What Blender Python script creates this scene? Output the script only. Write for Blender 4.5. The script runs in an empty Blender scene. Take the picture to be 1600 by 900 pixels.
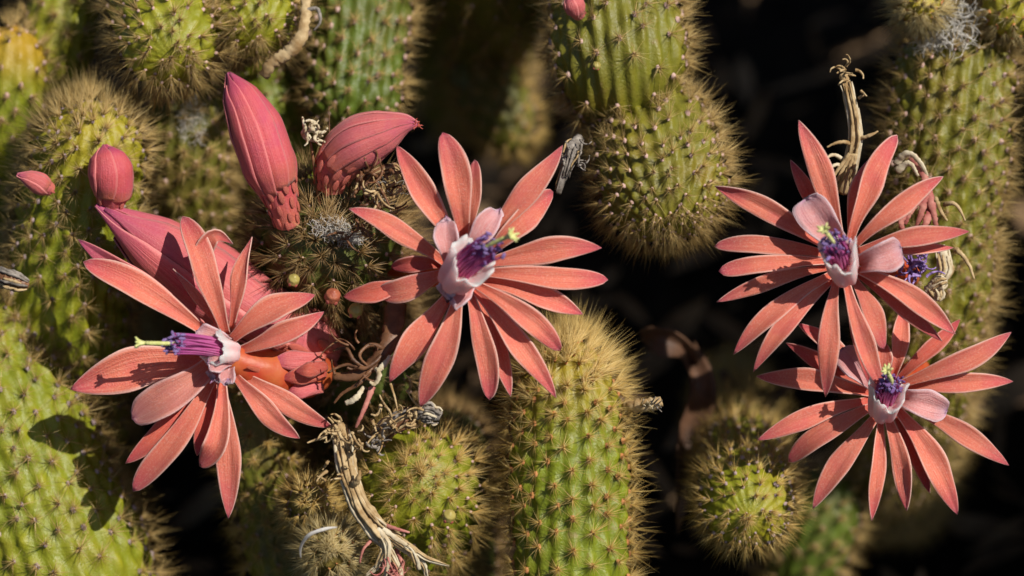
import bpy, math, random
import numpy as np
from mathutils import Matrix, Vector, Quaternion

random.seed(7)
RNG = np.random.default_rng(11)
scene = bpy.context.scene
COL = scene.collection

# ------------------------------------------------------------------ camera
PITCH = math.radians(45)
D0 = 0.62                       # distance camera -> flowers (m)
CAM = np.array([0.0, -0.615, 0.615])
FW = np.array([0.0, math.sin(PITCH), -math.cos(PITCH)])
UP = np.array([0.0, math.cos(PITCH), math.sin(PITCH)])
RT = np.array([1.0, 0.0, 0.0])
K = 0.36 / 1600.0               # 100 mm lens, 36 mm sensor, 1600 px wide photograph

cd = bpy.data.cameras.new('camera'); cam = bpy.data.objects.new('camera', cd); COL.objects.link(cam)
cam.location = CAM; cam.rotation_euler = (PITCH, 0, 0)
cd.lens = 100; cd.sensor_width = 36; cd.clip_start = 0.02; cd.clip_end = 300
cd.dof.use_dof = True; cd.dof.focus_distance = D0 + 0.004; cd.dof.aperture_fstop = 7.5
scene.camera = cam

# ------------------------------------------------------------------ light
SUN = RT * 0.50 + UP * 0.42 - FW * 0.755
SUN /= np.linalg.norm(SUN)
elev = math.asin(SUN[2]); azim = math.atan2(SUN[0], SUN[1])
world = bpy.data.worlds.new('World'); scene.world = world; world.use_nodes = True
wn = world.node_tree.nodes; wl = world.node_tree.links
bg = wn['Background']; sky = wn.new('ShaderNodeTexSky'); sky.sky_type = 'NISHITA'; sky.sun_disc = False
sky.sun_elevation = elev; sky.sun_rotation = azim
wl.new(sky.outputs[0], bg.inputs[0]); bg.inputs[1].default_value = 0.056
sd = bpy.data.lights.new('sun', 'SUN'); so = bpy.data.objects.new('sun', sd); COL.objects.link(so)
sd.energy = 4.6; sd.angle = math.radians(0.53); sd.color = (1.0, 0.94, 0.85)
so.rotation_euler = Vector(SUN).to_track_quat('Z', 'Y').to_euler()
vs = scene.view_settings
vs.view_transform = 'Standard'; vs.look = 'None'; vs.gamma = 1.0; vs.use_curve_mapping = False
vs.exposure = 0.18
scene.render.engine = 'CYCLES'
scene.cycles.use_denoising = True
scene.cycles.max_bounces = 6; scene.cycles.diffuse_bounces = 3; scene.cycles.transmission_bounces = 4
scene.cycles.sample_clamp_indirect = 4.0

# ------------------------------------------------------------------ pixels to points
def depth(off): return D0 + off * 0.001
def P(px, py, off):
    """photo pixel + millimetres behind the flowers -> point"""
    d = depth(off)
    return CAM + d * (FW + RT * ((px - 800) * K) + UP * ((450 - py) * K))
def PX(off): return K * depth(off)          # metres per photo pixel at that depth
def ground_off(px, py):
    v = FW + UP * ((450 - py) * K)
    return (CAM[2] / -v[2] - D0) * 1000.0

# ------------------------------------------------------------------ mesh helpers
def tag(o, label=None, cat=None, group=None, kind=None):
    if label: o['label'] = label
    if cat: o['category'] = cat
    if group: o['group'] = group
    if kind: o['kind'] = kind
    return o
def thing(name, loc, label, cat, group=None):
    o = bpy.data.objects.new(name, None); COL.objects.link(o)
    o.location = [float(a) for a in loc]; o.empty_display_size = 0.005
    return tag(o, label, cat, group)
def raw_mesh(name, verts, quads=None, tris=None, mat=None, smooth=True, attrs=None, uv=None):
    me = bpy.data.meshes.new(name)
    verts = np.asarray(verts, dtype=np.float32)
    parts, sizes = [], []
    if quads is not None and len(quads):
        q = np.asarray(quads, dtype=np.int32); parts.append(q.ravel()); sizes.append(np.full(len(q), 4))
    if tris is not None and len(tris):
        t = np.asarray(tris, dtype=np.int32); parts.append(t.ravel()); sizes.append(np.full(len(t), 3))
    loops = np.concatenate(parts); sizes = np.concatenate(sizes)
    starts = np.concatenate([[0], np.cumsum(sizes)[:-1]]).astype(np.int32)
    me.vertices.add(len(verts)); me.vertices.foreach_set('co', verts.ravel())
    me.loops.add(len(loops)); me.loops.foreach_set('vertex_index', loops)
    me.polygons.add(len(sizes)); me.polygons.foreach_set('loop_start', starts)
    me.update(calc_edges=True)
    me.polygons.foreach_set('use_smooth', np.full(len(sizes), smooth))
    if attrs:
        for k, v in attrs.items():
            a = me.attributes.new(k, 'FLOAT', 'POINT'); a.data.foreach_set('value', np.asarray(v, dtype=np.float32))
    if uv is not None:
        l = me.uv_layers.new(name='UVMap'); l.data.foreach_set('uv', np.asarray(uv, dtype=np.float32)[loops].ravel())
    me.validate()
    if mat: me.materials.append(mat)
    return me
def link(name, me, parent=None, matrix=None):
    o = bpy.data.objects.new(name, me); COL.objects.link(o)
    if parent is not None: o.parent = parent
    if matrix is not None: o.matrix_basis = matrix
    return o
def rebase(verts, parent):
    return np.asarray(verts) - np.array(parent.matrix_basis.translation if parent.parent is None else parent.parent.location) if parent is not None else np.asarray(verts)
def build(name, verts, quads, tris, mat, parent=None, **kw):
    root = parent
    while root is not None and root.parent is not None: root = root.parent
    v = np.asarray(verts) - (np.array(root.location) if root is not None else 0.0)
    return link(name, raw_mesh(name, v, quads, tris, mat, **kw), parent)
def grid_faces(n, m, wrap=False):
    i, j = np.meshgrid(np.arange(n - 1), np.arange(m if wrap else m - 1), indexing='ij')
    j2 = (j + 1) % m
    return np.stack([i * m + j, i * m + j2, (i + 1) * m + j2, (i + 1) * m + j], -1).reshape(-1, 4)
def unit(v): return v / np.maximum(np.linalg.norm(v, axis=-1, keepdims=True), 1e-12)
def catmull(pts, n):
    """smooth curve through the points, safe for uneven spacing"""
    p = np.asarray(pts, float)
    if len(p) == 2: return p[0] + (p[1] - p[0]) * np.linspace(0, 1, n)[:, None]
    h = np.maximum(np.linalg.norm(np.diff(p, axis=0), axis=1), 1e-9); sl = np.diff(p, axis=0) / h[:, None]
    m = np.zeros_like(p); m[1:-1] = (sl[:-1] * h[1:, None] + sl[1:] * h[:-1, None]) / (h[1:] + h[:-1])[:, None]
    m[0] = 1.5 * sl[0] - 0.5 * m[1]; m[-1] = 1.5 * sl[-1] - 0.5 * m[-2]
    t = np.linspace(0, len(p) - 1 - 1e-6, n); i = t.astype(int); f = (t - i)[:, None]; H = h[i][:, None]
    return (2 * f ** 3 - 3 * f ** 2 + 1) * p[i] + (f ** 3 - 2 * f ** 2 + f) * H * m[i] + (3 * f ** 2 - 2 * f ** 3) * p[i + 1] + (f ** 3 - f ** 2) * H * m[i + 1]
def frames(c):
    t = unit(np.gradient(c, axis=0)); n = np.zeros_like(t)
    ref = -FW if abs(np.dot(t[0], FW)) < 0.9 else RT
    n0 = ref - t[0] * np.dot(ref, t[0]); n[0] = n0 / np.linalg.norm(n0)
    for i in range(1, len(t)):
        v = n[i - 1] - t[i] * np.dot(n[i - 1], t[i]); n[i] = v / np.linalg.norm(v)
    return t, n, np.cross(t, n)
def smooth(x, a, b):
    x = np.clip((x - a) / (b - a), 0, 1); return x * x * (3 - 2 * x)
def tube_geo(pts, radii, sides=8, n=24, lump=0.0, flat=1.0, ridges=0, seed=0, caps=True):
    """closed tube through points (m); radii (m) at the points; lump = crumple"""
    r = np.random.default_rng(seed)
    c = catmull(pts, n); rad = np.interp(np.linspace(0, 1, n), np.linspace(0, 1, len(radii)), radii)
    t, a, b = frames(c)
    th = np.linspace(0, 2 * np.pi, sides, endpoint=False)
    R = rad[:, None] * (1 + lump * (r.random((n, sides)) - 0.5) * 2)
    if ridges: R = R * (1 + 0.16 * np.sign(np.cos(ridges * th))[None])
    v = c[:, None] + R[..., None] * (np.cos(th)[None, :, None] * a[:, None] * flat + np.sin(th)[None, :, None] * b[:, None])
    q = grid_faces(n, sides, True); v = v.reshape(-1, 3); tr = np.zeros((0, 3), int)
    if caps:
        k = len(v); v = np.vstack([v, c[0], c[-1]]); s = np.arange(sides); s2 = (s + 1) % sides
        tr = np.vstack([np.stack([np.full(sides, k), s2, s], -1),
                        np.stack([np.full(sides, k + 1), (n - 1) * sides + s, (n - 1) * sides + s2], -1)])
    tt = np.repeat(np.linspace(0, 1, n), sides); tt = np.concatenate([tt, [0, 1]]) if caps else tt
    return v, q, tr, tt
def join(geos):
    V, Q, T, A = [], [], [], []; k = 0
    for v, q, t, a in geos:
        V.append(v); Q.append(q + k); T.append(t + k); A.append(a); k += len(v)
    return np.vstack(V), np.vstack(Q), np.vstack(T), np.concatenate(A)

# ------------------------------------------------------------------ materials
class NT:
    def __init__(self, name):
        self.m = bpy.data.materials.new(name); self.m.use_nodes = True
        self.n = self.m.node_tree.nodes; self.l = self.m.node_tree.links
        self.bsdf = self.n['Principled BSDF']; self.out = self.n['Material Output']
    def node(self, t, **kw):
        x = self.n.new(t)
        for k, v in kw.items(): setattr(x, k, v)
        return x
    def set(self, sock, v):
        if hasattr(v, 'is_output') or isinstance(v, bpy.types.NodeSocket): self.l.new(v, sock)
        else: sock.default_value = v
    def attr(self, name): return self.node('ShaderNodeAttribute', attribute_name=name).outputs['Fac']
    def coord(self, which='Object'): return self.node('ShaderNodeTexCoord').outputs[which]
    def noise(self, scale, detail=3, vec=None, rough=0.55):
        x = self.node('ShaderNodeTexNoise'); x.inputs['Scale'].default_value = scale; x.inputs['Detail'].default_value = detail
        x.inputs['Roughness'].default_value = rough
        self.l.new(vec if vec is not None else self.coord(), x.inputs['Vector']); return x.outputs['Fac']
    def ramp(self, fac, stops):
        r = self.node('ShaderNodeValToRGB'); e = r.color_ramp.elements
        while len(e) < len(stops): e.new(0.5)
        for x, (p, c) in zip(e, stops): x.position = p; x.color = (*c, 1)
        self.l.new(fac, r.inputs[0]); return r.outputs[0]
    def mix(self, fac, a, b, mode='MIX'):
        x = self.node('ShaderNodeMix', data_type='RGBA', blend_type=mode)
        self.set(x.inputs[0], fac)
        for s, v in ((x.inputs[6], a), (x.inputs[7], b)):
            if isinstance(v, tuple): s.default_value = (*v, 1)
            else: self.l.new(v, s)
        return x.outputs[2]
    def math(self, op, a, b=0.0, clamp=False):
        x = self.node('ShaderNodeMath', operation=op); x.use_clamp = clamp
        self.set(x.inputs[0], a); self.set(x.inputs[1], b); return x.outputs[0]
    def bump(self, h, dist, strength=1.0):
        b = self.node('ShaderNodeBump'); b.inputs['Distance'].default_value = dist; b.inputs['Strength'].default_value = strength
        self.l.new(h, b.inputs['Height']); self.l.new(b.outputs[0], self.bsdf.inputs['Normal']); return b.outputs[0]
    def finish(self, color, rough=0.5, spec=0.4, trans=0.0, tcol=None):
        self.set(self.bsdf.inputs['Base Color'], (*color, 1) if isinstance(color, tuple) else color)
        self.set(self.bsdf.inputs['Roughness'], rough); self.bsdf.inputs['Specular IOR Level'].default_value = spec
        if trans:
            t = self.node('ShaderNodeBsdfTranslucent'); mx = self.node('ShaderNodeMixShader'); mx.inputs[0].default_value = trans
            self.set(t.inputs[0], (*tcol, 1) if isinstance(tcol, tuple) else (tcol if tcol is not None else color if not isinstance(color, tuple) else (*color, 1)))
            self.l.new(self.bsdf.outputs[0], mx.inputs[1]); self.l.new(t.outputs[0], mx.inputs[2]); self.l.new(mx.outputs[0], self.out.inputs[0])
        return self.m

def stem_material(name, hill, valley, tipc, old):
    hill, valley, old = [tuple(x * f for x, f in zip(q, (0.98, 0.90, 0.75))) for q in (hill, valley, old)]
    n = NT(name)
    f = n.noise(520, 5); g = n.noise(120, 4)
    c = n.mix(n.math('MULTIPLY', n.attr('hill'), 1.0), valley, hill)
    c = n.mix(n.math('MULTIPLY_ADD', f, 0.5), c, n.mix(0.5, c, (hill[0] * 1.25, hill[1] * 1.15, hill[2])))
    c = n.mix(n.ramp(g, [(0.42, (0, 0, 0)), (0.66, (1, 1, 1))]), c, old)
    c = n.mix(n.attr('tip'), c, tipc)
    c = n.mix(n.ramp(n.noise(230, 5, rough=0.7), [(0.60, (0, 0, 0)), (0.70, (0.65,) * 3)]), c, (0.22, 0.15, 0.06))
    c = n.mix(n.ramp(n.noise(60, 4), [(0.52, (0, 0, 0)), (0.68, (0.5,) * 3)]), c, (hill[0] * 1.25, hill[1] * 0.95, hill[2]))
    n.bump(n.math('ADD', n.math('MULTIPLY', n.noise(1800, 3), 0.5), n.noise(420, 4)), 0.0006, 0.6)
    return n.finish(c, n.ramp(f, [(0.3, (0.34,) * 3), (0.7, (0.6,) * 3)]), 0.42)
M = {}
M['lime'] = stem_material('cactus_skin_lime', (0.255, 0.275, 0.014), (0.115, 0.185, 0.014), (0.34, 0.27, 0.02), (0.17, 0.215, 0.016))
M['olive_lime'] = stem_material('cactus_skin_olive_lime', (0.19, 0.195, 0.02), (0.10, 0.125, 0.014), (0.20, 0.15, 0.025), (0.14, 0.14, 0.02))
M['lime_orange'] = stem_material('cactus_skin_lime_orange', (0.255, 0.275, 0.014), (0.115, 0.185, 0.014), (0.40, 0.21, 0.018), (0.17, 0.215, 0.016))
M['green'] = stem_material('cactus_skin_green', (0.20, 0.25, 0.011), (0.10, 0.17, 0.010), (0.27, 0.20, 0.02), (0.13, 0.175, 0.014))
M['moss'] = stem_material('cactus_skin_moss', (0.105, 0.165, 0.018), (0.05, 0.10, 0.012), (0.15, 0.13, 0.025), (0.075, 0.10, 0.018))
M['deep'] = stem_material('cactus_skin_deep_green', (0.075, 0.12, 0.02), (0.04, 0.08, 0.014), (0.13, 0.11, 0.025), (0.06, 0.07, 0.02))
M['olive'] = stem_material('cactus_skin_olive', (0.15, 0.16, 0.022), (0.08, 0.11, 0.015), (0.16, 0.12, 0.025), (0.10, 0.085, 0.022))
def spine_material(name, dark, mid, pale):
    n = NT(name)
    c = n.ramp(n.attr('tint'), [(0.0, dark), (0.5, mid), (1.0, pale)])
    c = n.mix(n.math('MULTIPLY', n.attr('along'), 0.4), c, pale)  # spine tips painted paler, as if lit
    return n.finish(c, 0.42, 0.45, 0.3)
M['sp_brown'] = spine_material('spine_brown', (0.14, 0.065, 0.014), (0.42, 0.265, 0.07), (0.76, 0.58, 0.25))
M['sp_gold'] = spine_material('spine_golden', (0.28, 0.15, 0.03), (0.46, 0.33, 0.10), (0.66, 0.56, 0.30))
M['sp_dark'] = spine_material('spine_dark', (0.08, 0.035, 0.01), (0.26, 0.14, 0.04), (0.60, 0.42, 0.18))
M['sp_straw'] = spine_material('spine_straw', (0.26, 0.12, 0.015), (0.54, 0.34, 0.07), (0.80, 0.62, 0.26))
def areole_material(name, a, b):
    n = NT(name); c = n.ramp(n.noise(2500, 2), [(0.35, a), (0.65, b)])
    c = n.mix(n.math('MULTIPLY', n.node('ShaderNodeObjectInfo').outputs['Random'], 0.5), c, b)
    return n.finish(c, 0.9, 0.1)
M['ar_pink'] = areole_material('areole_felt_pinkish', (0.38, 0.21, 0.16), (0.58, 0.42, 0.37))
M['ar_rust'] = areole_material('areole_felt_rust', (0.38, 0.13, 0.04), (0.50, 0.24, 0.10))
M['ar_dark'] = areole_material('areole_felt_dark', (0.13, 0.07, 0.07), (0.48, 0.38, 0.37))

def petal_material(name, base, mid, tip, rim, back, trans=0.34, relief=0.0007):
    n = NT(name)
    sep = n.node('ShaderNodeSeparateXYZ'); n.l.new(n.coord('UV'), sep.inputs[0])
    u, v = sep.outputs[0], sep.outputs[1]
    c = n.ramp(u, [(0.0, base), (0.22, mid), (0.70, mid), (0.92, tip), (1.0, (tip[0] * 0.7, tip[1] * 0.6, tip[2] * 1.1))])
    mp = n.node('ShaderNodeMapping'); mp.inputs['Scale'].default_value = (2.2, 34.0, 1.0); n.l.new(n.coord('UV'), mp.inputs[0])
    info = n.node('ShaderNodeObjectInfo').outputs['Random']
    add = n.node('ShaderNodeVectorMath', operation='ADD'); n.l.new(mp.outputs[0], add.inputs[0]); n.l.new(info, add.inputs[1])
    vein = n.noise(1.0, 3, add.outputs[0])
    c = n.mix(n.ramp(vein, [(0.50, (0, 0, 0)), (0.72, (0.75,) * 3)]), c, (mid[0] * 1.12, mid[1] * 1.7, mid[2] * 1.75))
    c = n.mix(n.ramp(vein, [(0.28, (0.7,) * 3), (0.48, (0, 0, 0))]), c, (mid[0] * 0.9, mid[1] * 0.68, mid[2] * 0.8))
    speck = n.noise(2600, 2)
    c = n.mix(n.ramp(speck, [(0.5, (0, 0, 0)), (0.75, (0.35,) * 3)]), c, rim)
    blot = n.noise(160, 3)
    c = n.mix(n.ramp(blot, [(0.48, (0, 0, 0)), (0.72, (0.45,) * 3)]), c, tip)
    e = n.math('ABSOLUTE', n.math('MULTIPLY_ADD', v, 2.0)); 
    ed = n.node('ShaderNodeMath', operation='MULTIPLY_ADD'); n.l.new(v, ed.inputs[0]); ed.inputs[1].default_value = 2; ed.inputs[2].default_value = -1
    ea = n.math('ABSOLUTE', ed.outputs[0])
    c = n.mix(n.ramp(ea, [(0.84, (0, 0, 0)), (1.0, (0.9,) * 3)]), c, rim)
    hs = n.node('ShaderNodeHueSaturation'); n.l.new(c, hs.inputs['Color'])
    n.l.new(n.math('MULTIPLY_ADD', info, 0.2), hs.inputs['Value'])
    hv = hs.inputs['Value'].links[0].from_node; hv.inputs[2].default_value = 0.9
    c = hs.outputs[0]
    geo = n.node('ShaderNodeNewGeometry')
    n.bump(n.math('ADD', n.math('MULTIPLY', vein, 0.8), n.math('MULTIPLY', speck, 0.5)), relief, 0.55)
    n.bsdf.inputs['Sheen Weight'].default_value = 0.12
    n.bsdf.inputs['Sheen Roughness'].default_value = 0.4
    return n.finish(c, 0.48, 0.3, trans, None)
M['petal'] = petal_material('petal_coral', (0.76, 0.11, 0.055), (0.82, 0.23, 0.145), (0.72, 0.12, 0.14), (0.90, 0.60, 0.50), None)
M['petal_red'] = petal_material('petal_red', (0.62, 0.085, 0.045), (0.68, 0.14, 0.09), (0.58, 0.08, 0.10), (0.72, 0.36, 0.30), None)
M['petal_pale'] = petal_material('petal_pale_pink', (0.70, 0.14, 0.11), (0.72, 0.32, 0.30), (0.70, 0.42, 0.47), (0.82, 0.66, 0.70), None, 0.3)
M['petal_blush'] = petal_material('petal_blush', (0.70, 0.15, 0.10), (0.74, 0.27, 0.20), (0.72, 0.27, 0.25), (0.82, 0.54, 0.50), None)
M['bud'] = petal_material('petal_bud', (0.64, 0.19, 0.10), (0.60, 0.095, 0.105), (0.48, 0.055, 0.15), (0.70, 0.22, 0.21), None, 0.15, 0.0006)
M['bud_pink'] = petal_material('petal_bud_pink', (0.66, 0.18, 0.10), (0.66, 0.15, 0.145), (0.54, 0.085, 0.17), (0.74, 0.28, 0.26), None, 0.2, 0.0006)
def plain(name, c1, c2, scale=900, rough=0.6, spec=0.3, trans=0.0, bump=0.0003, attr=None):
    n = NT(name); c = n.ramp(n.noise(scale, 4), [(0.32, c1), (0.68, c2)])
    if attr: c = n.mix(n.attr('along'), c, attr)
    if bump: n.bump(n.noise(scale * 1.6, 4), bump, 0.8)
    return n.finish(c, rough, spec, trans)
M['cup'] = plain('corolla_white', (0.88, 0.44, 0.44), (0.92, 0.60, 0.60), 200, 0.5, 0.3, 0.3, 0.0003, (0.96, 0.83, 0.80))
M['cup'].node_tree.nodes['Principled BSDF'].inputs['Subsurface Weight'].default_value = 0.7
M['cup'].node_tree.nodes['Principled BSDF'].inputs['Subsurface Radius'].default_value = (0.004, 0.002, 0.002)
M['cup'].node_tree.nodes['Principled BSDF'].inputs['Subsurface Scale'].default_value = 1.0
M['filament'] = plain('filament_magenta', (0.74, 0.12, 0.34), (0.84, 0.36, 0.54), 600, 0.6, 0.2, 0.45, 0, (0.58, 0.12, 0.40))
M['anther'] = plain('anther_purple', (0.12, 0.05, 0.20), (0.32, 0.18, 0.44), 1500, 0.8, 0.2)
M['anther_light'] = plain('anther_lilac', (0.20, 0.12, 0.36), (0.42, 0.30, 0.58), 1500, 0.8, 0.2)
M['stigma'] = plain('stigma_green_yellow', (0.50, 0.52, 0.16), (0.66, 0.64, 0.30), 900, 0.6)
M['floral_tube'] = plain('floral_tube_orange', (0.60, 0.055, 0.025), (0.70, 0.20, 0.06), 150, 0.44, 0.4, 0.35)
M['scale'] = plain('scale_pink', (0.58, 0.09, 0.06), (0.68, 0.22, 0.17), 260, 0.45, 0.4)
M['scale_red'] = plain('scale_orange_red', (0.60, 0.09, 0.045), (0.70, 0.22, 0.13), 330, 0.42, 0.4, 0.2)
M['dry_tan'] = plain('dried_tan', (0.30, 0.18, 0.07), (0.62, 0.47, 0.26), 380, 0.75, 0.25, 0.15)
M['dry_brown'] = plain('dried_brown', (0.08, 0.035, 0.016), (0.22, 0.10, 0.045), 300, 0.5, 0.4)
M['dry_cream'] = plain('dried_cream', (0.52, 0.40, 0.24), (0.76, 0.68, 0.50), 420, 0.8, 0.2, 0.2)
M['dry_grey'] = plain('dried_grey', (0.09, 0.075, 0.06), (0.34, 0.30, 0.26), 650, 0.85, 0.2)
M['dry_pink'] = plain('dried_pink', (0.40, 0.10, 0.09), (0.58, 0.26, 0.20), 400, 0.65, 0.3, 0.15)
M['leaf_dead'] = plain('dead_leaf_brown', (0.03, 0.014, 0.009), (0.15, 0.075, 0.04), 90, 0.6, 0.4)
M['wool'] = plain('white_wool', (0.74, 0.71, 0.66), (0.88, 0.86, 0.82), 2000, 0.95, 0.1, 0.5, 0)
M['berry'] = plain('small_bud_yellow', (0.30, 0.24, 0.05), (0.44, 0.36, 0.11), 500, 0.4, 0.4)
M['berry_red'] = plain('small_bud_red', (0.26, 0.05, 0.03), (0.42, 0.14, 0.07), 500, 0.45, 0.4)
M['soil'] = plain('dark_soil', (0.005, 0.004, 0.003), (0.02, 0.015, 0.011), 60, 0.95, 0.1, 0, 0.004)
M['litter'] = plain('litter_brown', (0.08, 0.045, 0.025), (0.30, 0.20, 0.11), 70, 0.8, 0.2)
M['twig'] = plain('twig_dark', (0.03, 0.02, 0.014), (0.10, 0.07, 0.045), 200, 0.8, 0.2)

# ------------------------------------------------------------------ ground
def make_ground():
    n = 221; u = np.linspace(-1, 1, n)
    w = np.sign(u) * (np.abs(u) * 0.45 + np.abs(u) ** 9 * 60)
    X, Y = np.meshgrid(w, w, indexing='ij'); Y = Y + 0.0
    Z = np.zeros_like(X)
    for k in range(26):
        f = RNG.uniform(8, 90); a = RNG.uniform(0, 2 * np.pi); ph = RNG.uniform(0, 6.28)
        Z += np.sin((X * math.cos(a) + Y * math.sin(a)) * f + ph) * 0.035 / f
    Z += RNG.normal(0, 0.0006, Z.shape)
    Z *= 1 - smooth(np.maximum(abs(X), abs(Y)), 0.6, 3)
    v = np.stack([X, Y, Z - 0.004], -1).reshape(-1, 3)
    o = build('ground', v, grid_faces(n, n), None, M['soil'])
    o['kind'] = 'structure'
make_ground()
def leaf_litter():
    rng = np.random.default_rng(5); n = 1500; V, Q = [], []
    for i in range(n):
        x, y = rng.uniform(-0.34, 0.34), rng.uniform(-0.22, 0.45); L = rng.uniform(0.008, 0.03); w = L * rng.uniform(0.12, 0.4); a = rng.uniform(0, 6.28); el = rng.uniform(-0.3, 0.9)
        d = np.array([math.cos(a) * math.cos(el), math.sin(a) * math.cos(el), math.sin(el)]); sd_ = np.array([-math.sin(a), math.cos(a), rng.uniform(-.4, .4)]); cv = rng.uniform(-0.3, 0.5)
        k = len(V); z0 = rng.uniform(0.0, 0.012)
        for t, f in ((0, .15), (.3, .9), (.65, 1), (1, .1)):
            c = np.array([x, y, z0]) + d * L * t + np.array([0, 0, 1]) * L * cv * t * (1 - t)
            V += [c - sd_ * w * f / 2, c + np.array([0, 0, -w * .25 * f]), c + sd_ * w * f / 2]
        for r in range(3):
            for c_ in range(2): Q.append((k + r * 3 + c_, k + r * 3 + c_ + 1, k + r * 3 + c_ + 4, k + r * 3 + c_ + 3))
    o = build('leaf_litter', np.array(V), np.array(Q), None, M['litter'])
    tag(o, 'dark brown dead leaf litter on the shaded soil', 'leaf litter', None, 'stuff')
leaf_litter()

# ------------------------------------------------------------------ cactus stems
def dome_mesh(name, mat):
    th = np.linspace(0, 2 * np.pi, 6, endpoint=False); v = []
    for z, r in ((-0.3, 1.0), (0.35, 0.8), (0.7, 0.35)):
        v += [(math.cos(a) * r, math.sin(a) * r, z) for a in th]
    v.append((0, 0, 0.75)); q = grid_faces(3, 6, True); t = [(12 + i, 12 + (i + 1) % 6, 18) for i in range(6)]
    return raw_mesh(name, np.array(v), q, t, mat)
AREOLE = {k: dome_mesh('areole', M[k]) for k in ('ar_pink', 'ar_rust', 'ar_dark')}

def spine_geo(p, d, length, width, bend):
    """many stiff three-sided spines at once"""
    n = len(p); h = unit(np.cross(d, RNG.normal(size=(n, 3)))); g = np.cross(d, h)
    V = np.zeros((n, 4, 3))
    for k in range(3):
        a = 2 * np.pi * k / 3; V[:, k] = p + (h * math.cos(a) + g * math.sin(a)) * (width * 1.25)[:, None]
    V[:, 3] = p + d * length[:, None] + bend * (length * 0.12)[:, None]
    base = (np.arange(n) * 4)[:, None]
    t = np.concatenate([base + np.array([k, (k + 1) % 3, 3])[None] for k in range(3)])
    return V.reshape(-1, 3), None, t, np.tile(np.array([0, 0, 0, 1.0]), n)

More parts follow.
